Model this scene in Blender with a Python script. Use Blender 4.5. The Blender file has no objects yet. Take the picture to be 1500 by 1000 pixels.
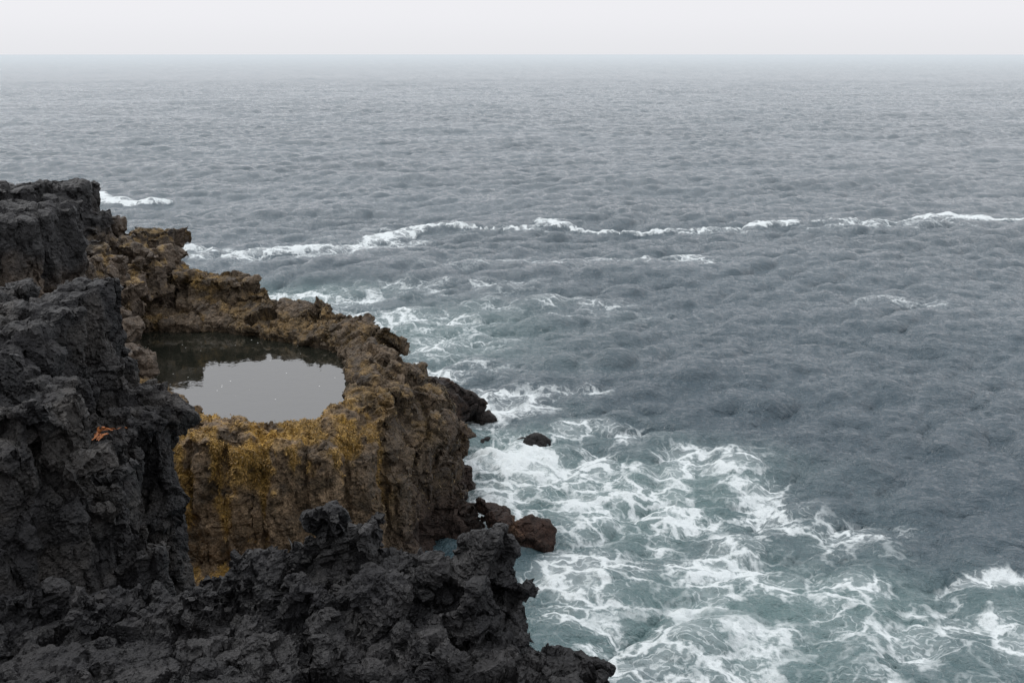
import bpy, bmesh, math, random, time
import numpy as np
from mathutils import Vector
T0=time.time()
random.seed(7); rng=np.random.default_rng(11)
scene=bpy.context.scene
scene.view_settings.view_transform='Standard'
scene.view_settings.look='None'
scene.view_settings.exposure=0

# ------------------------------------------------------------------ noise
def _h(ix,iy,iz,s):
    ix=ix.astype(np.int64).astype(np.uint32); iy=iy.astype(np.int64).astype(np.uint32); iz=iz.astype(np.int64).astype(np.uint32)
    h=ix*np.uint32(374761393)^iy*np.uint32(668265263)^iz*np.uint32(3266489917)^np.uint32((s*2654435761)&0xffffffff)
    h^=h>>np.uint32(15); h*=np.uint32(2246822519); h^=h>>np.uint32(13); h*=np.uint32(3266489917); h^=h>>np.uint32(16)
    return h
def _r(h): return h.astype(np.float32)*np.float32(1/4294967296.0)
def _re(h,k):
    h=h^np.uint32((k*2246822519)&0xffffffff); h=h*np.uint32(668265263); h^=h>>np.uint32(15); h=h*np.uint32(2246822519); h^=h>>np.uint32(13)
    return h
def vnoise(p,s=0):
    f=np.floor(p); t=(p-f).astype(np.float32); t=t*t*t*(t*(t*6-15)+10)
    out=0
    for a in (0,1):
        wa=t[:,0] if a else 1-t[:,0]
        for b in (0,1):
            wb=t[:,1] if b else 1-t[:,1]
            for c in (0,1):
                wc=t[:,2] if c else 1-t[:,2]
                out=out+wa*wb*wc*_r(_h(f[:,0]+a,f[:,1]+b,f[:,2]+c,s))
    return out*2-1
def fbm(p,octv=4,s=0,gain=.5):
    a=1.0;o=0;q=np.array(p,dtype=np.float64);tot=0
    R=np.array([[.8,.6,0],[-.48,.64,.6],[.36,-.48,.8]])
    for i in range(octv):
        o=o+a*vnoise(q,s+i*17); tot+=a; a*=gain; q=q@R.T*2.03+3.7
    return o/tot
def worley(p,s=0):
    f=np.floor(p); n=len(p)
    F1=np.full(n,9.,np.float32);F2=np.full(n,9.,np.float32); hid=np.zeros(n,np.uint32); vec=np.zeros((n,3),np.float32)
    for a in (-1,0,1):
        for b in (-1,0,1):
            for c in (-1,0,1):
                h=_h(f[:,0]+a,f[:,1]+b,f[:,2]+c,s)
                v=np.stack([f[:,0]+a+_r(h),f[:,1]+b+_r(_re(h,1)),f[:,2]+c+_r(_re(h,2))],1)-p
                d=np.sqrt((v*v).sum(1)).astype(np.float32)
                m=d<F1
                F2=np.where(m,F1,np.minimum(F2,d)); F1=np.where(m,d,F1)
                hid=np.where(m,h,hid); vec[m]=v[m]
    return F1,F2,hid,vec
def smooth(x,a,b):
    t=np.clip((x-a)/(b-a),0,1); return t*t*(3-2*t)
def fracture(p,scale,stretch=(1,1,1),s=0,tilt=.9,crack=.45,cw=.10,warp=.25):
    q=p/scale
    w=np.stack([fbm(q*.8,2,s+5),fbm(q*.8+31,2,s+6),fbm(q*.8+77,2,s+7)],1)
    q=(q+w*warp)/np.array(stretch)
    F1,F2,h,v=worley(q,s)
    t=np.stack([_r(_re(h,5)),_r(_re(h,6)),_r(_re(h,7))],1)-.5
    return (_r(_re(h,9))-.5)*1.1+(t*v).sum(1)*tilt*2-crack*np.exp(-((F2-F1)/cw)**2)

# ------------------------------------------------------------------ mesh utils
class Soup:
    def __init__(s): s.v=[]; s.f=[]
    def add(s,v,f):
        o=len(s.v); s.v+=[tuple(x) for x in v]; s.f+=[[i+o for i in q] for q in f]
    def slab(s,top,zb,flare=.3):
        c=np.mean([t[:2] for t in top],0); n=len(top); v=list(top)
        for t in top:
            d=np.array(t[:2])-c; L=np.linalg.norm(d); d=d/L*(L+flare); v.append((c[0]+d[0],c[1]+d[1],zb))
        v.append((c[0],c[1],float(np.mean([t[2] for t in top])))); v.append((c[0],c[1],zb))
        f=[]
        for i in range(n):
            j=(i+1)%n
            f.append([i,j,n+j,n+i]); f.append([j,i,2*n]); f.append([n+i,n+j,2*n+1])
        s.add(v,f)
    def columns(s,x0,x1,y0,y1,sp,ztop,zb,seed,jz=.15,flare=.05,r=.6,tilt=.15,keep=None):
        rr=random.Random(seed); nx=max(1,round((x1-x0)/sp)); ny=max(1,round((y1-y0)/sp))
        for i in range(nx):
            for j in range(ny):
                cx=x0+(i+.5+rr.uniform(-.25,.25))*(x1-x0)/nx; cy=y0+(j+.5+rr.uniform(-.25,.25)+.25*(i%2))*(y1-y0)/ny
                k=rr.choice((4,5,5,6)); a0=rr.uniform(0,6.28); tx,ty=rr.uniform(-tilt,tilt),rr.uniform(-tilt,tilt); zt=(ztop(cx,cy) if callable(ztop) else ztop)+rr.uniform(-1,1)*jz
                if keep and not keep(cx,cy): continue
                top=[]
                for m in range(k):
                    a=a0+(m+rr.uniform(-.25,.25))*6.2832/k; R=sp*r*rr.uniform(.88,1.15); dx,dy=R*math.cos(a),R*math.sin(a)
                    top.append((cx+dx,cy+dy,zt+tx*dx/sp+ty*dy/sp))
                s.slab(top,zb,flare)
    def rock(s,x,y,z,r,sx=1,sy=1,sz=.8,n=13,seed=None):
        rr=random.Random(seed if seed is not None else int(abs(x*131+y*17+z*7)*100))
        bm=bmesh.new(); a=rr.uniform(0,6.28)
        for i in range(n):
            d=Vector((rr.gauss(0,1),rr.gauss(0,1),rr.gauss(0,1))).normalized()*r*rr.uniform(.85,1.1)
            d=Vector((d.x*sx,d.y*sy,d.z*sz))
            bm.verts.new((x+d.x*math.cos(a)-d.y*math.sin(a) if sx==sy else x+d.x,y+d.x*math.sin(a)+d.y*math.cos(a) if sx==sy else y+d.y,z+d.z))
        bmesh.ops.convex_hull(bm,input=bm.verts)
        loose=[v for v in bm.verts if not v.link_faces]
        bmesh.ops.delete(bm,geom=loose,context='VERTS')
        bmesh.ops.recalc_face_normals(bm,faces=bm.faces)
        bm.verts.index_update()
        s.add([v.co for v in bm.verts],[[v.index for v in f.verts] for f in bm.faces]); bm.free()
    def loft(s,secs):
        n=len(secs[0]); v=[p for q in secs for p in q]; f=[]
        for i in range(len(secs)-1):
            for j in range(n):
                k=(j+1)%n; f.append([i*n+j,i*n+k,(i+1)*n+k,(i+1)*n+j])
        f.append(list(range(n))[::-1]); f.append([(len(secs)-1)*n+j for j in range(n)])
        s.add(v,f)
    def remesh(s,name,vox):
        me=bpy.data.meshes.new(name); me.from_pydata(s.v,[],s.f); me.update()
        bm=bmesh.new(); bm.from_mesh(me)
        bmesh.ops.recalc_face_normals(bm,faces=bm.faces); bmesh.ops.triangulate(bm,faces=bm.faces)
        bm.to_mesh(me); bm.free()
        ob=bpy.data.objects.new(name,me); scene.collection.objects.link(ob)
        m=ob.modifiers.new('r','REMESH'); m.mode='VOXEL'; m.voxel_size=vox
        dg=bpy.context.evaluated_depsgraph_get(); dg.update()
        new=bpy.data.meshes.new_from_object(ob.evaluated_get(dg))
        ob.modifiers.clear(); ob.data=new; new.name=name
        return ob
def getco(me):
    a=np.empty(len(me.vertices)*3,np.float32); me.vertices.foreach_get('co',a); return a.reshape(-1,3).astype(np.float64)
def setco(me,c):
    me.vertices.foreach_set('co',c.astype(np.float32).ravel()); me.update()
def getn(me):
    a=np.empty(len(me.vertices)*3,np.float32); me.vertex_normals.foreach_get('vector',a); return a.reshape(-1,3).astype(np.float64)
def setattr_col(me,name,c):
    at=me.attributes.new(name,'FLOAT_COLOR','POINT')
    d=np.ones((len(me.vertices),4),np.float32); d[:,:3]=c; at.data.foreach_set('color',d.ravel())
def setattr_f(me,name,c):
    at=me.attributes.new(name,'FLOAT','POINT'); at.data.foreach_set('value',c.astype(np.float32))
def craggy(ob,warp,layers,fine,s=0):
    me=ob.data; p=getco(me)
    if warp:
        p=p+np.stack([fbm(p*.55,3,s+1),fbm(p*.55+20,3,s+2),fbm(p*.55+50,3,s+3)*.5],1)*warp
        setco(me,p)
    for L in layers:
        sc,amp,st,cr=L[:4]; cw=L[4] if len(L)>4 else .1; ti=L[5] if len(L)>5 else .9; wp=L[6] if len(L)>6 else .25
        mk=L[7](p) if len(L)>7 else 1.
        n=getn(me); p=p+n*(fracture(p,sc,st,s+int(sc*100),crack=cr,cw=cw,tilt=ti,warp=wp)*amp*mk)[:,None]; setco(me,p)
    n=getn(me)
    for (sc,amp) in fine:
        p=p+n*(fbm(p/sc,4,s+9)*amp)[:,None]
    setco(me,p)
    print(ob.name,len(p),'t',round(time.time()-T0,1))
    return p

# ------------------------------------------------------------------ node utils
class NT:
    def __init__(s,nt): s.t=nt; s.n=nt.nodes; s.l=nt.links
    def new(s,t,**k):
        n=s.n.new(t)
        for a,b in k.items(): setattr(n,a,b)
        return n
    def put(s,sock,v):
        if isinstance(v,bpy.types.NodeSocket): s.l.new(v,sock)
        elif v is not None:
            sock.default_value=v
    def math(s,op,a,b=None,c=None,clamp=False):
        n=s.new('ShaderNodeMath',operation=op); n.use_clamp=clamp
        s.put(n.inputs[0],a); s.put(n.inputs[1],b)
        if c is not None: s.put(n.inputs[2],c)
        return n.outputs[0]
    def ss(s,x,a,b,lo=0.,hi=1.):
        n=s.new('ShaderNodeMapRange',interpolation_type='SMOOTHSTEP')
        s.put(n.inputs['Value'],x); s.put(n.inputs['From Min'],a); s.put(n.inputs['From Max'],b); s.put(n.inputs['To Min'],lo); s.put(n.inputs['To Max'],hi)
        return n.outputs['Result']
    def noise(s,vec,scale,detail=4,rough=.55,dist=0.):
        n=s.new('ShaderNodeTexNoise'); s.put(n.inputs['Vector'],vec); n.inputs['Scale'].default_value=scale; n.inputs['Detail'].default_value=detail; n.inputs['Roughness'].default_value=rough; n.inputs['Distortion'].default_value=dist
        return n
    def voro(s,vec,scale,feature='F1',rand=1.):
        n=s.new('ShaderNodeTexVoronoi',feature=feature); s.put(n.inputs['Vector'],vec); n.inputs['Scale'].default_value=scale; n.inputs['Randomness'].default_value=rand
        return n
    def mix(s,f,a,b,mode='MIX'):
        n=s.new('ShaderNodeMix',data_type='RGBA',blend_type=mode); s.put(n.inputs[0],f); s.put(n.inputs[6],a); s.put(n.inputs[7],b); return n.outputs[2]
    def vmath(s,op,a,b=None,sc=None):
        n=s.new('ShaderNodeVectorMath',operation=op); s.put(n.inputs[0],a)
        if b is not None: s.put(n.inputs[1],b)
        if sc is not None: s.put(n.inputs['Scale'],sc)
        return n.outputs[0]
    def bump(s,h,dist,strength=1.,normal=None):
        n=s.new('ShaderNodeBump'); s.put(n.inputs['Height'],h); n.inputs['Distance'].default_value=dist; s.put(n.inputs['Strength'],strength)
        if normal is not None: s.put(n.inputs['Normal'],normal)
        return n.outputs['Normal']
def newmat(name):
    m=bpy.data.materials.new(name); m.use_nodes=True; nt=m.node_tree; nt.nodes.clear(); N=NT(nt)
    out=N.new('ShaderNodeOutputMaterial'); return m,N,out

def rock_mat(name,rough=.75,pit=.012,fine=.02,fs=9.,varlo=.55,varhi=1.5,spec=.4):
    m,N,out=newmat(name)
    pos=N.new('ShaderNodeNewGeometry').outputs['Position']
    at=N.new('ShaderNodeAttribute',attribute_name='tint').outputs['Color']
    n1=N.noise(pos,fs,5,.68).outputs['Fac']; n2=N.noise(pos,fs*.22,2,.6).outputs['Fac']
    n3=N.noise(pos,fs*4.5,3,.65).outputs['Fac']
    v=N.voro(pos,fs*2.6).outputs['Distance']
    k=N.ss(N.math('ADD',N.math('MULTIPLY',n1,.6),N.math('MULTIPLY',n2,.4)),.34,.66,varlo,varhi)
    k=N.math('MULTIPLY',k,N.ss(n3,.3,.7,.6,1.5))
    cc=N.new('ShaderNodeCombineColor')
    for i in range(3): N.l.new(k,cc.inputs[i])
    col=N.mix(1.,at,cc.outputs[0],'MULTIPLY')
    pits=N.ss(v,.12,.42)
    h=N.math('ADD',N.math('MULTIPLY',n1,1.),N.math('MULTIPLY',n3,.35))
    b=N.bump(h,fine); b=N.bump(pits,pit,.8,b)
    p=N.new('ShaderNodeBsdfPrincipled'); N.put(p.inputs['Base Color'],col); N.put(p.inputs['Normal'],b)
    N.put(p.inputs['Roughness'],N.ss(n2,.35,.65,rough-.14,rough+.12)); p.inputs['Specular IOR Level'].default_value=spec
    N.l.new(p.outputs[0],out.inputs[0]); return m
M_lava=rock_mat('black_lava',.55,.018,.06,7.,spec=.33)
M_wall=rock_mat('weedy_basalt',.66,.024,.08,5.,.45,1.65,spec=.28)

# ------------------------------------------------------------------ POOL WALL
st=[
((-8.6,23.1,4.3),(-8.8,22.4,4.6),(-8.9,21.6,4.2),(-9.1,21.0,.6)),
((-7.1,21.6,4.0),(-7.1,21.3,4.15),(-7.1,21.0,4.05),(-7.1,20.8,.6)),
((-5.7,21.0,4.0),(-5.65,20.8,4.15),(-5.6,20.5,4.0),(-5.5,20.2,.6)),
((-4.5,21.2,4.05),(-4.2,20.9,4.15),(-3.8,20.6,3.85),(-3.4,20.4,.3)),
((-4.0,22.1,4.15),(-3.3,21.8,4.2),(-2.6,21.6,3.0),(-2.2,21.6,-.3)),
((-4.15,24.2,4.15),(-3.4,24.0,4.4),(-2.3,23.7,3.1),(-1.35,23.8,-.3)),
((-4.9,26.4,4.2),(-4.0,26.8,4.7),(-2.9,26.8,3.5),(-1.8,27.0,-.3)),
((-6.2,27.3,4.2),(-5.6,28.3,4.9),(-4.2,28.9,3.9),(-2.7,29.7,-.3)),
((-8.5,28.7,4.2),(-7.7,29.6,4.85),(-6.8,31.0,4.1),(-6.0,33.0,-.3)),
((-11.0,28.6,4.3),(-10.5,29.9,5.0),(-10,32.0,4.3),(-9.5,35.0,-.3)),
((-13.0,27.5,4.6),(-13.0,29.5,5.2),(-12.8,33,4.5),(-12.5,36,-.3)),
]
S=Soup(); secs=[]
for a,c,s_,b in st:
    a=np.array(a);c=np.array(c);s_=np.array(s_);b=np.array(b)
    mid1=(s_*.55+b*.45); mid1[:2]+= (s_[:2]-c[:2])*.18
    secs.append([ (a[0],a[1],-1.5),(a[0],a[1],a[2]),tuple(c),tuple(s_),tuple(mid1),tuple(b),(b[0],b[1],-1.5)])
S.loft(secs)
S.slab([(-12.5,22,3.1),(-5,21.5,3.1),(-4.2,24,3.1),(-6,28,3.1),(-12.5,29,3.1)],-1.5,0)
S.slab([(-10,17,1.3),(-6.0,17.5,1.0),(-5.0,19.6,.9),(-3.6,20.3,.7),(-3.8,21.4,.8),(-10,21.6,1.1)],-1.5,.4)
S.slab([(-10.6,29.8,5.5),(-8.4,29.6,5.35),(-7.9,30.4,5.3),(-8.8,31.4,5.1),(-10.8,31.6,5.4)],3,.2)
S.rock(-11.0,29.6,5.1,.8,1.1,.9,.6,9)
for a in [(-3.15,22.2,3.85,.75),(-3.1,23.3,4.0,.75),(-2.9,24.6,3.95,.8),(-3.4,25.6,4.1,.8),(-3.6,26.9,4.2,.8),(-4.6,27.7,4.45,.8),(-5.7,28.6,4.5,.75),(-6.8,29.2,4.6,.7),(-7.8,29.9,4.6,.7),(-2.3,23.2,2.9,.8),(-2.4,25.3,3.0,.85),(-2.8,27.0,3.2,.8),(-3.5,28.3,3.6,.8),
          (-2.2,24.0,1.9,.9),(-2.1,26.0,1.6,1.0),(-2.5,28.0,2.0,1.0),(-2.7,29.2,1.4,1.0),(-2.5,22.0,1.2,1.0),(-1.75,25,.4,.9),(-1.8,27.4,.5,.8),(-3.6,21.5,3.6,.6),(-1.6,23.3,.6,.8)]:
    S.rock(*a,1,1,.75,12)
for (xa,xb,yf,zt) in [(-8.7,-8.05,20.55,3.95),(-7.98,-7.0,20.25,3.85),(-6.95,-6.3,20.05,4.0),(-6.26,-5.45,19.9,3.85),(-5.36,-4.55,19.75,3.95),(-4.50,-3.75,19.95,3.75),(-3.66,-3.0,20.35,3.4),(-2.9,-2.35,20.95,2.7)]:
    w=xb-xa
    S.slab([(xa,yf+.30,zt),(xa+w*.25,yf,zt-.12),(xb-w*.2,yf+.04,zt-.1),(xb,yf+.32,zt),(xb,yf+1.0,zt+.1),(xa,yf+1.0,zt+.1)],0,.16)
for (cx,cy,zt,sp) in [(-2.45,22.6,2.8,.6),(-2.1,23.4,2.2,.55),(-1.9,24.3,1.8,.5),(-2.0,25.6,1.9,.6),(-1.8,26.4,1.1,.5),(-1.6,23.2,1.1,.5)]:
    S.columns(cx-sp/2,cx+sp/2,cy-sp/2,cy+sp/2,sp,zt,-1,int(cy*10),.05,.25,.85,.3)
wall=S.remesh('pool_rock_wall',.05)
nofront=lambda q: 1-.75*smooth(q[:,1],21.9,21.2)
p=craggy(wall,.14,[(1.3,.10,(1,1,4.),.9,.05,.9,.15,lambda q:smooth(q[:,1],22.6,21.4)),(.85,.18,(1,1,1.),.7,.07,.9,.25,nofront),(.5,.085,(1,1,1.3),.5,.07),(.22,.03,(1,1,1.),.35)],[(.3,.045),(.1,.028)],s=3)
n=getn(wall.data)
z=p[:,2]; y=p[:,1]; x=p[:,0]
nz=fbm(p*.9,4,71); nf=fbm(p*3.,4,72); nv=fbm(p*np.array([2.2,2.2,.5]),4,73)
base=np.array([.074,.054,.036])*np.ones((len(p),1))
front=smooth(y,22.6,21.6)*smooth(x,-2.4,-3.8)
bare=np.array([.130,.090,.055]); algae=np.array([.044,.031,.018]); yel=np.array([.28,.168,.035]); wet=np.array([.018,.011,.009]); och=np.array([.140,.090,.036])
def mixc(a,b,m): return a*(1-m[:,None])+b*m[:,None]
col=mixc(base,algae,smooth(nz+nf*.4,-.15,.2))
col=mixc(col,bare,front*smooth(nf,-.5,.1))
col=mixc(col,och,smooth(n[:,2],.2,.8)*smooth(z,2.2,3.8)*smooth(nf+nz*.6,-.1,.35)*.7)
ym=front*smooth(z+nv*3.0+nf*.6,2.4,4.2)*smooth(nf+nv,-.42,.10)*(1-.5*smooth(n[:,2],.5,.9)*smooth(x,-5.5,-4.2))
ym=np.maximum(ym,smooth(z,.6,.9)*smooth(z,2,1.4)*smooth(y,21,20)*smooth(nf,-.2,.2)*smooth(n[:,2],.4,.8))
ym=np.maximum(ym,.45*smooth(x,-8.5,-10)*smooth(nf+nz,0,.4)*smooth(z,3.5,5))
col=mixc(col,yel,ym*.85)
col=mixc(col,wet,smooth(z+nz*.5,1.6,.5)*smooth(y,20.5,22)*.85)
col=mixc(col,wet,smooth(x,-3.2,-1.9)*smooth(z+nz*1.2,2.9,1.1)*.6)
setattr_col(wall.data,'tint',col); wall.data.materials.append(M_wall)
def tufts(name,parts,matname,c1,c2,length=.1,width=.02):
    P,Nn=parts; k=len(P)
    d=Nn*.45+rng.normal(0,.5,(k,3)); d[:,2]-=.6; d/=np.linalg.norm(d,axis=1)[:,None]
    w=np.cross(d,rng.normal(0,1,(k,3))); w/=np.linalg.norm(w,axis=1)[:,None]+1e-6
    L=(rng.uniform(.4,1.3,k)*length)[:,None]; W=(rng.uniform(.5,1.3,k)*width)[:,None]
    o=P-Nn*.01; mid=o+d*L*.55+Nn*L*.15; tip=o+d*L; tip[:,2]-=L[:,0]*.25
    v=np.stack([o-w*W*.6,o+w*W*.6,mid+w*W,mid-w*W,tip+w*W*.3,tip-w*W*.3],1).reshape(-1,3)
    i=np.arange(k)*6
    f=np.concatenate([np.stack([i,i+1,i+2,i+3],1),np.stack([i+3,i+2,i+4,i+5],1)],0)
    me=bpy.data.meshes.new(name); me.vertices.add(len(v)); me.vertices.foreach_set('co',v.astype(np.float32).ravel())
    me.loops.add(f.size); me.loops.foreach_set('vertex_index',f.astype(np.int32).ravel())
    me.polygons.add(len(f)); me.polygons.foreach_set('loop_start',(np.arange(len(f))*4).astype(np.int32)); me.polygons.foreach_set('loop_total',np.full(len(f),4,np.int32))
    me.update(calc_edges=True)
    t=rng.uniform(0,1,k); c=np.array(c1)*(1-t[:,None])+np.array(c2)*t[:,None]; c=c*rng.uniform(.6,1.25,(k,1))
    setattr_col(me,'tint',np.repeat(c,6,0))
    m,N,out=newmat(matname); pr=N.new('ShaderNodeBsdfPrincipled'); N.put(pr.inputs['Base Color'],N.new('ShaderNodeAttribute',attribute_name='tint').outputs['Color']); pr.inputs['Roughness'].default_value=.6
    N.l.new(pr.outputs[0],out.inputs[0]); me.materials.append(m)
    ob=bpy.data.objects.new(name,me); scene.collection.objects.link(ob); return ob
def pick(prob,count):
    pr=prob/prob.sum(); idx=rng.choice(len(pr),count,p=pr); return p[idx]+rng.normal(0,.02,(count,3)),n[idx]
pm=np.where(ym>.35,ym,0)*(y<22.5)
tufts('yellow_seaweed',pick(pm,40000),'yellow_wrack',(.35,.205,.05),(.19,.12,.035),.055,.011)
pb=np.where((z>1.2)&(n[:,2]>.05),smooth(nf,-.3,.3)*(1-front*.8)+.02,0)
tufts('brown_seaweed',pick(pb,40000),'brown_wrack',(.14,.095,.038),(.050,.035,.018),.055,.012)

# ------------------------------------------------------------------ FAR LEFT CLIFF
S=Soup()
S.slab([(-9.2,20.5,3.2),(-9.4,22.6,4.6),(-9.8,24.2,4.7),(-10.8,26.5,4.8),(-12,28.3,5.2),(-11,31,5.3),(-10.2,33,4.8),(-14,38,4),(-32,40,4),(-32,14,5),(-9.3,16.5,2.6)],-1.5,.2)
S.slab([(-11.5,29.2,5.9),(-11.0,31.3,6.0),(-11.6,33.5,5.7),(-14,35,5.8),(-30,35,6.5),(-30,21,7),(-13.4,22.5,6.4),(-12.6,26,6.2)],-1,.2)
S.slab([(-14.2,29.2,7.8),(-14.1,31,7.9),(-14.4,33,7.8),(-30,34,8.2),(-30,24,8.2),(-15.8,27,7.8)],1,.1)
S.slab([(-11.6,23.7,8.3),(-11.7,25.0,8.3),(-13.5,26.0,8.3),(-24,26,8.4),(-24,21,8.2),(-12.6,22.6,8.2)],2,.1)
S.columns(-17,-13.1,28.6,31.6,.9,lambda a,b:8.05,2,1,.22,.08)
S.columns(-14.0,-11.1,22.6,25.6,.95,lambda a,b:8.2,2,2,.25,.1)
S.columns(-13.6,-11.2,25.8,29.4,.8,lambda a,b:6.3+(-a-11.5)*.28,2,3,.45,.12)
S.columns(-13.2,-10.6,29.4,31.8,.75,lambda a,b:6.2+(-a-10.8)*.38,2,4,.35,.12)
S.columns(-10.9,-10.2,30.6,31.9,.7,5.2,2,5,.2,.12)
for a in [(-10.9,31.0,6.0,.65),(-11.5,29.8,6.3,.6),(-12.2,28.4,6.5,.6),(-11.2,28.8,5.6,.6),(-12.0,27.2,6.2,.55),(-11.4,27.4,5.6,.5),
          (-9.5,23.8,4.7,.7),(-10.0,25,4.8,.6),(-9.0,22.9,4.8,.55),(-9.8,24.3,5.3,.5),(-10.9,26.2,5.3,.6)]:
    S.rock(*a,1,1,.8,9)
rr=random.Random(4)
for i in range(45):
    t=rr.random(); S.rock(-10.4-rr.random()*3.2,26+rr.random()*6,4.9+t*1.5,rr.uniform(.25,.5),1,1,.8,9,i)
cl=S.remesh('lava_cliff',.06)
p2=craggy(cl,.2,[(1.2,.14,(1,1,2.0),.6,.06),(.5,.10,(1,1,1.2),.45,.07),(.24,.035,(1,1,1),.3)],[(.3,.03),(.12,.025)],s=40)
n2=getn(cl.data); nz=fbm(p2*.7,4,81); nf=fbm(p2*2.5,4,82)
dark=np.array([.020,.0195,.0205]); br=np.array([.085,.063,.045]); yo=np.array([.20,.128,.04])
c=dark*np.ones((len(p2),1))
c=mixc(c,br,smooth(p2[:,2]+nz*1.5,7.6,6.2)*smooth(p2[:,0],-13.8,-12.2)*.85)
c=mixc(c,yo,smooth(nf+nz*.5,.0,.35)*smooth(n2[:,2],0.,.7)*smooth(p2[:,2],7.2,6.2)*smooth(p2[:,0],-13.3,-11.8)*smooth(p2[:,1],24,27)*.75)
setattr_col(cl.data,'tint',c); cl.data.materials.append(M_lava)

# ------------------------------------------------------------------ NEAR LEFT CLIFF
S=Soup()
S.slab([(-7.1,13.2,7.9),(-7.0,14.8,8.2),(-7.4,15.7,8.2),(-10,16.2,8.4),(-14,15,8.6),(-14,11.7,8.4),(-8.0,12.4,8.0)],1,0)
S.slab([(-6.0,13.4,6.4),(-5.8,14.5,6.4),(-6.1,15.4,6.4),(-8,16,7),(-9,12.7,7.2),(-6.5,12.8,6.9)],0,-.1)
S.slab([(-6.1,11.0,7.9),(-6.2,11.6,8.0),(-6.6,12.3,7.9),(-9,12.5,8.2),(-12,9.5,8.8),(-6.9,9.6,7.9)],3,.6)
S.slab([(-4.85,11.1,5.5),(-5.2,12.4,5.2),(-9,13,6),(-10,8.5,6.3),(-4.8,9.3,5.7)],1,.3)
S.columns(-9.9,-6.5,12.6,15.6,.85,lambda a,b:8.3+.06*(b-12.6),1,11,.12,.03,.62,.1)
S.columns(-7.4,-5.45,12.7,15.4,.65,lambda a,b:min(7.45,6.5+(-a-5.6)*1.1),1,12,.12,-.02,.62,.25)
S.columns(-8.0,-5.5,10.2,12.4,.8,lambda a,b:7.95+.15*(-a-5.5),3,13,.3,.2,.64,.3)
S.columns(-5.8,-4.95,10.5,12.3,.6,lambda a,b:6.9-(a+5.6)*1.0,3,14,.35,.2,.64,.4)
S.columns(-5.3,-4.6,10.0,12.2,.5,lambda a,b:5.7,3,15,.3,.12,.64,.4)
for a in [(-5.65,13.9,6.6,.5),(-5.6,14.9,6.4,.55),(-5.4,11.2,7.2,.5),(-5.15,11.7,6.3,.6),(-5.6,13.1,5.3,.55),(-6.6,12.9,7.9,.4),(-5.7,11.0,7.9,.5),(-5.5,14.0,5.2,.5),(-6.7,13.9,7.9,.45)]:
    S.rock(*a,1,1,.8,9)
nl=S.remesh('lava_cliff.001',.028)
p3=craggy(nl,.14,[(1.0,.13,(1,1,1.6),.6,.05,.9,.15),(.42,.085,(1,1,1.2),.5,.06),(.19,.026,(1,1,1),.35),(.08,.010,(1,1,1),.3)],[(.12,.018),(.05,.012)],s=60)
nf=fbm(p3*1.5,4,91)
c=mixc(np.array([.0125,.012,.013])*np.ones((len(p3),1)),np.array([.033,.030,.028]),smooth(nf,-.2,.4))
setattr_col(nl.data,'tint',c); nl.data.materials.append(M_lava)

# ------------------------------------------------------------------ FOREGROUND OUTCROP
S=Soup()
S.slab([(-3.9,10.1,6.0),(-4.0,8.5,6.0),(-9,7.5,6.3),(-9,10.6,6.0)],2,.3)
S.slab([(-4.0,9.9,6.0),(-3.6,10.3,6.15),(-2.7,10.4,6.45),(-1.8,10.4,6.6),(-1.0,10.2,6.45),(-.5,10.4,6.55),(.0,10.3,6.3),(.08,9.5,5.8),(.1,7.5,5.5),(-4.2,7.0,6.0)],1,.1)
S.slab([(.0,9.9,5.5),(1.0,9.7,5.3),(1.5,9,5.25),(1.8,6.5,5.3),(-.5,6.8,5.6)],0,.5)
for a in [(-1.95,10.2,6.75,.38),(-1.6,10.15,6.78,.35),(-2.35,10.2,6.5,.37),(-.38,10.2,6.5,.45),(-.1,10.0,6.25,.38),(-3.1,10.1,6.3,.4),(-2.7,9.9,6.45,.38),(-1.1,10.1,6.4,.36),
          (-.6,9.6,6.15,.45),(-1.4,9.5,6.3,.45),(-2.2,9.5,6.3,.45),(-3.5,9.6,6.1,.4),(-4.1,10.0,6.0,.33),(-.1,9.4,5.7,.4),(.8,9.6,5.3,.35),(-1.9,9.0,6.05,.45),(-.9,9.0,5.95,.45),(-3.0,9.1,6.1,.45),(-4.6,9.6,6.1,.4),(-5.3,9.8,6.15,.4)]:
    S.rock(*a,1,1,.85,9)
fg=S.remesh('lava_outcrop',.022)
p4=craggy(fg,.12,[(.75,.17,(1,1,1),.5,.06),(.34,.08,(1,1,1),.45,.07),(.15,.028,(1,1,1),.35),(.07,.011,(1,1,1),.3)],[(.12,.02),(.045,.014)],s=90)
nf=fbm(p4*2.,4,95)
c=mixc(np.array([.0105,.0103,.0115])*np.ones((len(p4),1)),np.array([.025,.024,.0245]),smooth(nf,-.2,.4))
setattr_col(fg.data,'tint',c); fg.data.materials.append(M_lava)

# ------------------------------------------------------------------ GROUND behind / under the camera
S=Soup()
S.slab([(-40,12,9),(-9,9,6.5),(-4,7.6,5.9),(1.2,7.2,5.2),(2.2,5,6.3),(3,2,8.2),(4,-2,9.6),(8,-30,10),(-40,-30,11)],-2,1.)
S.slab([(-40,5,10),(-5,4.6,7.4),(1,4.4,7.2),(2,2.6,8.6),(3,0,9.6),(6,-30,10.6),(-40,-30,11.5)],0,.6)
S.slab([(-40,2,10.6),(-5,2,9.1),(1,1.8,9.1),(2,0,10.1),(5,-30,10.9),(-40,-30,11.8)],0,.5)
gr=S.remesh('lava_ground',.17)
p5=craggy(gr,.3,[(1.5,.3,(1,1,1),.3),(.5,.1,(1,1,1),.3)],[(.5,.06)],s=120)
setattr_col(gr.data,'tint',np.array([.018,.0175,.018])*np.ones((len(p5),1))); gr.data.materials.append(M_lava)

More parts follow.
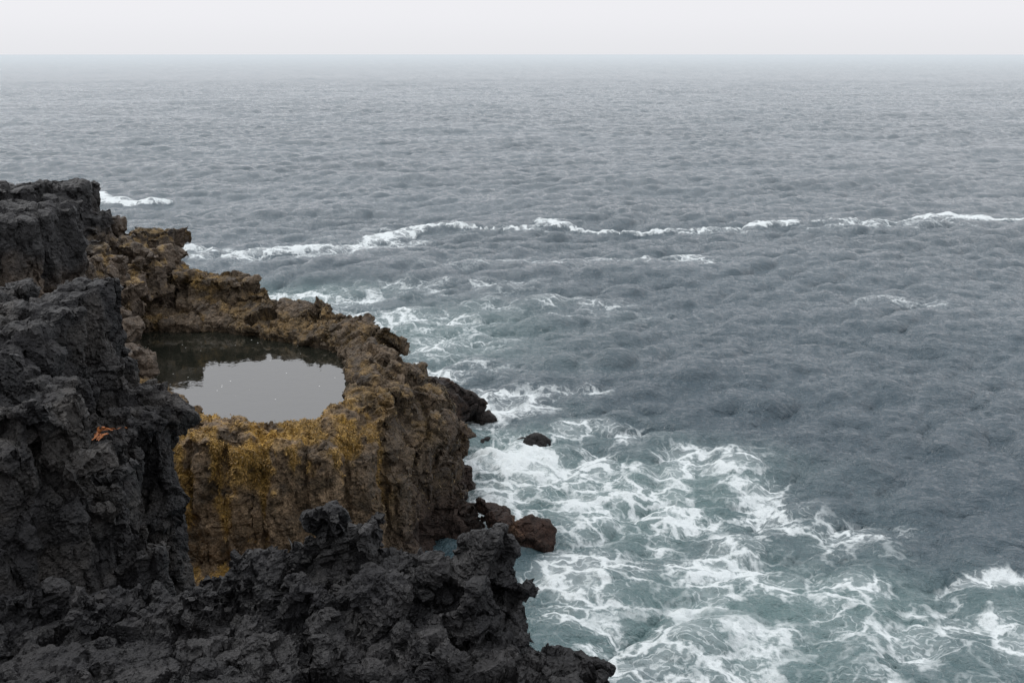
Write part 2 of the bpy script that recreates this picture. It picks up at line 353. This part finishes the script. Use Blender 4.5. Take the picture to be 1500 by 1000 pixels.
# ------------------------------------------------------------------ SEA BOULDERS
def boulder(name,rocks,colr,s,red=1.):
    S=Soup()
    for a in rocks: S.rock(*a)
    ob=S.remesh(name,.04)
    q=craggy(ob,.1,[(.7,.13,(1,1,1),.3),(.28,.05,(1,1,1),.3)],[(.2,.04)],s=s)
    setattr_col(ob.data,'tint',mixc(np.array(colr)*np.ones((len(q),1)),np.array([.05,.028,.016]),red*smooth(fbm(q*2,3,s),0,.4))); ob.data.materials.append(M_wall)
boulder('sea_boulder',[(-.55,23.2,.5,.85,.9,.8,.85,9,1),(.35,23.1,.2,.8,1.1,.8,.7,9,2),(-1.0,23.4,.1,.7,1,1,.7,9,3)],(.026,.014,.010),140)
boulder('sea_boulder.001',[(-1.9,32.0,.5,1.1,1,1,.9,13,5),(-1.2,32.3,.25,.85,1,1,.8,13,6),(-2.5,31.2,.7,1.2,1,1,1.1,13,7)],(.016,.012,.011),150,.4)
boulder('sea_boulder.002',[(.65,29.9,-.08,.52,1.5,.8,.5,15,8)],(.009,.008,.008),160,0)
boulder('sea_boulder.003',[(-1.0,29.9,-.05,.4,1.2,.8,.5,15,9)],(.009,.008,.008),170,0)

# ------------------------------------------------------------------ POOL WATER
pts=[]
for a,c_,s_,b in st:
    a=np.array(a[:2]);c_=np.array(c_[:2]); pts.append(a+(c_-a)*.35)
pts.append(np.array([-12.5,24.]))
bm=bmesh.new(); vs=[bm.verts.new((q[0],q[1],4.0)) for q in pts]; bm.faces.new(vs)
bmesh.ops.triangulate(bm,faces=bm.faces); bmesh.ops.recalc_face_normals(bm,faces=bm.faces)
for f in bm.faces:
    if f.normal.z<0: f.normal_flip()
me=bpy.data.meshes.new('pool_water'); bm.to_mesh(me); bm.free()
pw=bpy.data.objects.new('pool_water',me); scene.collection.objects.link(pw)
m,N,out=newmat('still_pool_water'); pos=N.new('ShaderNodeNewGeometry').outputs['Position']
pr=N.new('ShaderNodeBsdfPrincipled'); pr.inputs['Roughness'].default_value=.03; pr.inputs['IOR'].default_value=2.3
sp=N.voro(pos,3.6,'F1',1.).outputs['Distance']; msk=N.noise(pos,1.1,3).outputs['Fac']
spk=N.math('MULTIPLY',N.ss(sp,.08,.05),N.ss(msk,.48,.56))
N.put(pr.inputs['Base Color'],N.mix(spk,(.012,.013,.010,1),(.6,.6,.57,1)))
N.put(pr.inputs['Normal'],N.bump(N.noise(pos,2.2,3).outputs['Fac'],.010,.5))
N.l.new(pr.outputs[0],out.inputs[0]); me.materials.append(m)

# ------------------------------------------------------------------ SEA
def ocean_tile(Nn,L,kmin,kmax,seed,wind=(.25,-1.),Lw=2.2,e=4.):
    r=np.random.default_rng(seed); k1=2*np.pi*np.fft.fftfreq(Nn,L/Nn); kx,ky=np.meshgrid(k1,k1,indexing='ij')
    k=np.sqrt(kx**2+ky**2); k[0,0]=1e-6; w=np.array(wind)/np.hypot(*wind)
    c=(kx*w[0]+ky*w[1])/k
    P=np.exp(-1/(k*Lw)**2)/k**e*(np.abs(c)**2.5+.10)*np.exp(-(k*.012)**2)
    P*=(k>=kmin)&(k<kmax); P[0,0]=0
    a=(r.normal(size=k.shape)+1j*r.normal(size=k.shape))*np.sqrt(P)*(2*np.pi/L)
    f=lambda A: np.real(np.fft.ifft2(A))*Nn*Nn
    return f(a),f(-1j*kx/k*a),f(-1j*ky/k*a),L
def samp(T,x,y,ang):
    Hh,Dx,Dy,L=T; c,s=math.cos(ang),math.sin(ang); Nn=Hh.shape[0]
    u=(x*c+y*s)/L*Nn; v=(-x*s+y*c)/L*Nn
    fu=np.floor(u);fv=np.floor(v);tu=u-fu;tv=v-fv; i=fu.astype(int)%Nn;j=fv.astype(int)%Nn;i1=(i+1)%Nn;j1=(j+1)%Nn
    g=lambda A:(A[i,j]*(1-tu)*(1-tv)+A[i1,j]*tu*(1-tv)+A[i,j1]*(1-tu)*tv+A[i1,j1]*tu*tv)
    a,b,d=g(Hh),g(Dx),g(Dy); return a,b*c-d*s,b*s+d*c
ta=ocean_tile(512,307.,.03,2*np.pi/3.5,1,Lw=3.6); tb=ocean_tile(1024,89.,2*np.pi/3.5,2*np.pi/.8,2); tc=ocean_tile(512,17.,2*np.pi/.8,2*np.pi/.08,3,e=3.7)
ra,rb,rc_=.165/ta[0].std(),.088/tb[0].std(),.0225/tc[0].std()
ang=np.radians(np.concatenate([np.linspace(-125,-34,60)[:-1],np.linspace(-34,34,950),np.linspace(34,125,60)[1:]]))
rad=np.concatenate([np.geomspace(9,500,1300)[:-1],np.geomspace(500,2500,180)[:-1],np.geomspace(2500,9500,30)])
A,R=np.meshgrid(ang,rad,indexing='ij'); X=(R*np.sin(A)).ravel(); Y=(R*np.cos(A)).ravel(); Rr=R.ravel()
h=np.zeros_like(X);dx=h.copy();dy=h.copy()
gust=.95+.40*fbm(np.stack([X*.018,Y*.03,X*0],1),3,301)+.22*fbm(np.stack([X*.07,Y*.12,X*0],1),2,302)
for T,am,an,f,ch in ((ta,ra,.0,1/(1+(Rr/1800)**2),1.0),(tb,rb,.35,smooth(Rr,800,180)*np.clip(gust+.07,.4,1.2),1.0),(tc,rc_,-.3,smooth(Rr,150,55)*np.clip(gust,.3,1.4),.9)):
    a1,b1,c1=samp(T,X,Y,an); h+=a1*f*am;dx+=b1*f*am*ch;dy+=c1*f*am*ch
Z=h; X2=X+dx; Y2=Y+dy
P2=np.stack([X,Y,np.zeros_like(X)],1)
sel=Rr<130
D=np.zeros_like(X); TQ=np.zeros_like(X)
ps=P2[sel]; w1=fbm(ps*.35,3,201); w2=fbm(ps*.35+40,3,202); w3=fbm(ps*1.1,4,203); w5=fbm(ps*np.array([.22,.22,1])+70,4,206)
xs=ps[:,0]+w1*2.0; ys=ps[:,1]+w2*2.2
def blobs(L):
    o=np.zeros(len(xs))
    for (cx,cy,sx,sy,rot,am) in L:
        c,s=math.cos(rot),math.sin(rot); u=(xs-cx)*c+(ys-cy)*s; v=-(xs-cx)*s+(ys-cy)*c
        o=np.maximum(o,am*np.exp(-((u/sx)**2+(v/sy)**2)**1.2))
    return o
d=blobs([(-.4,28.6,1.7,2.2,0,1.4),(-.7,25.5,1.2,2.4,0,1.25),(1.6,27.2,2.4,1.8,-.3,1.1),(4.0,28.2,3.6,1.5,-.3,.75),(3.4,25.2,3.2,2.0,-.4,.88),(6.8,24.8,2.8,1.9,-.6,.64),(2.0,21.4,2.0,2.6,0,.9),
         (5.4,21.0,2.8,2.0,-.3,.66),(3.3,17.8,2.4,2.2,0,.82),(8.6,18.6,3.4,1.7,-.2,.55),(12,20.6,2.6,1.1,.1,.85),(11.5,17.3,2.8,1.6,0,.62),(2.4,30.8,1.8,.7,0,.8),(-1.6,32.6,1.6,1.8,.3,.95),(.8,33.8,2.8,1.2,.2,.5),
         (-2.8,37.5,2.4,3.4,.5,.66),(-6.5,45.5,5.5,2.6,-.3,.78),(-12,50.5,6.0,2.0,-.25,.92),(-2,41.5,3.4,2.2,0,.55),(-4,52,9,3,0,.40),(3,58,12,2,0,.34),(10,60,5,1.6,0,.45),(19,48,4,1.2,0,.42),(2,47,6,3,0,.36),(-10,36,3,4,0,.9)])
def pl(pts,wob=1.):
    o=np.full(len(xs),1e9); xx=ps[:,0]+w3*.4; yy=ps[:,1]+(w1*1.2+w3*.6)*wob
    for (x0,y0,s0),(x1,y1,s1) in zip(pts[:-1],pts[1:]):
        ex,ey=x1-x0,y1-y0; t=np.clip(((xx-x0)*ex+(yy-y0)*ey)/(ex*ex+ey*ey),0,1)
        dd=np.hypot(xx-x0-t*ex,yy-y0-t*ey)/(s0+(s1-s0)*t); o=np.minimum(o,dd)
    return o
l1=pl([(-21,60.0,.2),(-15.5,60.0,.8),(-12,61.6,.9),(-9.7,65.0,1.1),(-7.4,70.0,.9),(-5.3,71.5,.5),(-2,71,.08),(.4,70.3,.25),(2.5,71.5,.7),(4.6,70.3,.28),(7.1,69,.2),(12,69.4,.35),(17,71,.4),(22.5,72.4,.4),(27.5,72.4,.5),(33,73.6,.95),(38,73.3,.8),(48,75,.6),(75,80,.5)])
l2=pl([(-44,87,1.2),(-36.5,85.5,1.4),(-33,83.5,1.1),(-29,83.2,.3)])
ln=np.maximum(smooth(l1+w5*1.6,1.35,.4),smooth(l2,1.5,.5))
trail=smooth(l1,7.,1.)*(ys<72)*.5*smooth(w5,-.3,.3)
d=np.maximum(np.maximum(d*(1+.5*w3+.35*w5),trail),ln*(1.2+.5*w3))
D[sel]=d
TQ[sel]=np.clip(blobs([(3.,25.5,5.,4.5,-.3,.9),(5,19.5,6,3.5,0,.85),(-2.5,43,6,6,0,.6),(-.3,29,2.5,3,0,.8),(11,18.5,4,2.5,0,.6),(-11,51,6,3,0,.5)]),0,1)
hh=np.zeros_like(X)
surf=blobs([(-.6,27.8,1.5,2.6,0,1.),(.6,26.3,1.6,1.2,0,.7),(-.8,25,1,1.5,0,.6)])
hh[sel]=ln*.20+surf*(.2+.3*w3)+np.clip(d,0,1)*.07*fbm(ps*2.5,3,207)
Z=Z+hh
co=np.stack([X2,Y2,Z],1)
na,nr=len(ang),len(rad)
idx=np.arange(na*nr).reshape(na,nr)
F=np.stack([idx[:-1,:-1],idx[:-1,1:],idx[1:,1:],idx[1:,:-1]],-1).reshape(-1,4)[:, ::-1]
me=bpy.data.meshes.new('sea'); me.vertices.add(len(co)); me.vertices.foreach_set('co',co.astype(np.float32).ravel())
me.loops.add(F.size); me.loops.foreach_set('vertex_index',F.astype(np.int32).ravel())
me.polygons.add(len(F)); me.polygons.foreach_set('loop_start',(np.arange(len(F))*4).astype(np.int32)); me.polygons.foreach_set('loop_total',np.full(len(F),4,np.int32))
me.update(calc_edges=True); me.polygons.foreach_set('use_smooth',np.ones(len(F),bool))
setattr_f(me,'foam',D); setattr_f(me,'shoal',TQ); setattr_f(me,'gust',gust)
nn=getn(me); print('sea normal z',nn[:,2].mean(),'t',time.time()-T0)
if nn[:,2].mean()<0: me.flip_normals()
sea=bpy.data.objects.new('sea',me); scene.collection.objects.link(sea)

m,N,out=newmat('sea_water'); pos=N.new('ShaderNodeNewGeometry').outputs['Position']
D_=N.new('ShaderNodeAttribute',attribute_name='foam').outputs['Fac']; TQ_=N.new('ShaderNodeAttribute',attribute_name='shoal').outputs['Fac']; G_=N.new('ShaderNodeAttribute',attribute_name='gust').outputs['Fac']
flat=N.vmath('MULTIPLY',pos,(1,1,0))
wn=N.noise(flat,.9,3,.6).outputs['Color']; warp=N.vmath('SCALE',N.vmath('SUBTRACT',wn,(.5,.5,.5)),sc=1.9)
wp=N.vmath('MULTIPLY',N.vmath('ADD',flat,warp),(.8,1.1,0))
e1=N.voro(wp,1.0,'DISTANCE_TO_EDGE').outputs['Distance']; e2=N.voro(N.vmath('ADD',wp,(7,3,0)),2.8,'DISTANCE_TO_EDGE').outputs['Distance']
fn=N.noise(flat,7.,4,.7).outputs['Fac']; ln_=N.noise(wp,.6,4,.62).outputs['Fac']
Dm=N.math('MULTIPLY',D_,N.ss(ln_,.32,.62,.42,1.25))
fc=N.math('SUBTRACT',fn,.5)
lace1=N.ss(N.math('SUBTRACT',N.math('ADD',e1,N.math('MULTIPLY',fc,.28)),N.math('MULTIPLY',Dm,.11)),.07,-.05)
lace2=N.ss(N.math('SUBTRACT',N.math('ADD',e2,N.math('MULTIPLY',fc,.36)),N.math('MULTIPLY',Dm,.11)),.05,-.09)
lace=N.math('MAXIMUM',lace1,N.math('MULTIPLY',lace2,.65))
lace=N.math('MULTIPLY',lace,N.ss(Dm,.10,.62))
solid=N.ss(N.math('ADD',Dm,N.math('MULTIPLY',fc,1.6)),.9,1.45)
haze=N.math('MULTIPLY',N.ss(N.math('ADD',Dm,N.math('MULTIPLY',fc,.8)),.2,1.1),.33)
foam=N.math('MAXIMUM',N.math('MAXIMUM',lace,solid),haze,clamp=True)
dn=N.new('ShaderNodeVectorMath',operation='LENGTH'); N.l.new(pos,dn.inputs[0]); dist=dn.outputs['Value']
base=N.mix(TQ_,(.022,.046,.063,1),(.110,.19,.185,1))
big=N.noise(flat,.035,2).outputs['Fac']
base=N.mix(N.ss(big,.35,.65,0,.5),base,(.015,.035,.050,1))
r1=N.noise(N.vmath('MULTIPLY',flat,(.75,1.3,0)),3.0,4,.7).outputs['Fac']; r2=N.noise(N.vmath('MULTIPLY',flat,(.6,1.2,0)),.5,3,.65).outputs['Fac']; r3=N.noise(flat,13.,2,.6).outputs['Fac']
r4=N.noise(N.vmath('MULTIPLY',flat,(.5,1.4,0)),.09,5,.75).outputs['Fac']
gm=N.ss(G_,.6,1.3,.7,1.15)
b=N.bump(r4,3.4,N.ss(dist,100.,500.,0.,1.)); b=N.bump(r2,.68,N.math('MULTIPLY',gm,N.ss(dist,50.,300.,.25,1.)),b); b=N.bump(r1,.23,N.math('MULTIPLY',gm,N.ss(dist,20.,200.,.85,1.)),b); b=N.bump(r3,.034,N.ss(dist,70.,20.,0.,.85),b)
w=N.new('ShaderNodeBsdfPrincipled'); N.put(w.inputs['Base Color'],base); N.put(w.inputs['Normal'],b); w.inputs['IOR'].default_value=1.41
N.put(w.inputs['Roughness'],N.ss(dist,30.,900.,.04,.09))
fo=N.new('ShaderNodeBsdfPrincipled'); fo.inputs['Base Color'].default_value=(.66,.705,.72,1); fo.inputs['Roughness'].default_value=.8
N.put(fo.inputs['Normal'],N.bump(fn,.1))
mx=N.new('ShaderNodeMixShader'); N.put(mx.inputs[0],N.math('MULTIPLY',foam,.91)); N.l.new(w.outputs[0],mx.inputs[1]); N.l.new(fo.outputs[0],mx.inputs[2])
painted_haze=N.new('ShaderNodeBsdfDiffuse'); painted_haze.inputs['Color'].default_value=(.435,.47,.495,1)  # aerial haze painted into the sea surface colour, stronger with distance; no volume
N.put(painted_haze.inputs['Normal'],N.vmath('NORMALIZE',(0,0,1)))
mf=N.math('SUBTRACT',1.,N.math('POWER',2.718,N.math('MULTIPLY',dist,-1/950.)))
mx2=N.new('ShaderNodeMixShader'); N.put(mx2.inputs[0],N.math('MULTIPLY',mf,.94)); N.l.new(mx.outputs[0],mx2.inputs[1]); N.l.new(painted_haze.outputs[0],mx2.inputs[2])
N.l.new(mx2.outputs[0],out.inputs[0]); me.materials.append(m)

# ------------------------------------------------------------------ KELP scrap lying on a flat spot of the ledge
dg=bpy.context.evaluated_depsgraph_get(); dg.update()
def top(x,y,z0=9.2):
    hit=scene.ray_cast(dg,Vector((x,y,z0)),Vector((0,0,-1))); return hit[1].z if hit[0] else 0
best=None
for xx in np.arange(-6.45,-5.6,.06):
    for yy in np.arange(12.6,14.2,.06):
        zz=[top(xx+a,yy+b) for a in (-.14,0,.14) for b in (-.14,0,.14)]
        z0=zz[4]
        if not 6.6<z0<7.8: continue
        v=Vector((xx,yy,z0+.08))-Vector((0,0,12)); hit=scene.ray_cast(dg,Vector((0,0,12)),v.normalized(),distance=v.length-.03)
        if hit[0]: continue
        sc=np.ptp(zz)+.25*abs(z0-7.35)+.3*abs(xx+6.1)
        if best is None or sc<best[0]: best=(sc,xx,yy,z0)
print('kelp',best)
if best is None: best=(0,-5.9,13.4,7.0)
kx,ky,kz=best[1:]
kv=[];kf=[]; rk=random.Random(3)
for i in range(12):
    x0=kx+rk.uniform(-.13,.13); y0=ky+rk.uniform(-.1,.1); a=rk.uniform(0,6.28); L=rk.uniform(.12,.28); o=len(kv); w=rk.uniform(.008,.02)
    for k in range(7):
        t=k/6; a+=rk.uniform(-.5,.5); x0+=math.cos(a)*L/6; y0+=math.sin(a)*L/6; zz=min(max(top(x0,y0),kz-.07),kz+.07)+.018+math.sin(t*3.14)*.03+rk.uniform(0,.01)
        ww=w*(1-.7*t); kv+=[(x0-math.sin(a)*ww,y0+math.cos(a)*ww,zz),(x0+math.sin(a)*ww,y0-math.cos(a)*ww,zz+.012)]
        if k: kf.append([o+2*k-2,o+2*k-1,o+2*k+1,o+2*k])
me=bpy.data.meshes.new('orange_kelp'); me.from_pydata(kv,[],kf); me.update()
ob=bpy.data.objects.new('orange_kelp',me); scene.collection.objects.link(ob)
m,N,out=newmat('orange_kelp'); pr=N.new('ShaderNodeBsdfPrincipled'); N.put(pr.inputs['Base Color'],N.mix(N.noise(N.new('ShaderNodeNewGeometry').outputs['Position'],12.).outputs['Fac'],(.48,.16,.03,1),(.26,.08,.03,1))); pr.inputs['Roughness'].default_value=.5
N.l.new(pr.outputs[0],out.inputs[0]); me.materials.append(m)
md=ob.modifiers.new('s','SOLIDIFY'); md.thickness=.006

# ------------------------------------------------------------------ WORLD + SUN
wld=bpy.data.worlds.new('World'); scene.world=wld; wld.use_nodes=True; N=NT(wld.node_tree); N.n.clear()
out=N.new('ShaderNodeOutputWorld'); bg=N.new('ShaderNodeBackground'); bg.inputs['Strength'].default_value=.1
sky=N.new('ShaderNodeTexSky',sky_type='NISHITA'); sky.sun_disc=False; sky.sun_elevation=math.radians(55); sky.sun_rotation=math.radians(-60); sky.dust_density=1.; sky.air_density=1.
hs=N.new('ShaderNodeHueSaturation'); hs.inputs['Saturation'].default_value=.15; N.l.new(sky.outputs[0],hs.inputs['Color'])
tc_=N.new('ShaderNodeTexCoord').outputs['Generated']; sx=N.new('ShaderNodeSeparateXYZ'); N.l.new(tc_,sx.inputs[0])
g=N.ss(sx.outputs['Z'],.0,.9)
cloud=N.mix(g,(8.7,8.7,9.05,1),(14.2,14.5,15.0,1))
gl=N.ss(sx.outputs['Z'],-.005,.04); cloud=N.mix(gl,(8.15,8.2,8.5,1),cloud)
N.put(bg.inputs['Color'],N.mix(.96,hs.outputs[0],cloud)); N.l.new(bg.outputs[0],out.inputs[0])
sl=bpy.data.lights.new('sun','SUN'); sl.energy=1.25; sl.angle=math.radians(15); sl.color=(1,.97,.93)
so=bpy.data.objects.new('sun',sl); scene.collection.objects.link(so)
el,az=math.radians(55),math.radians(-60)
dirv=Vector((math.sin(az)*math.cos(el),math.cos(az)*math.cos(el),math.sin(el)))
so.rotation_euler=dirv.to_track_quat('Z','Y').to_euler(); so.location=(0,0,60)

# ------------------------------------------------------------------ CAMERA
cam=bpy.data.cameras.new('camera'); co_=bpy.data.objects.new('camera',cam); scene.collection.objects.link(co_)
cam.lens=35; cam.sensor_width=36; cam.clip_end=30000; cam.clip_start=.1
co_.location=(0,0,12); co_.rotation_euler=(math.radians(90-16.14),0,0); scene.camera=co_
print('done',time.time()-T0)
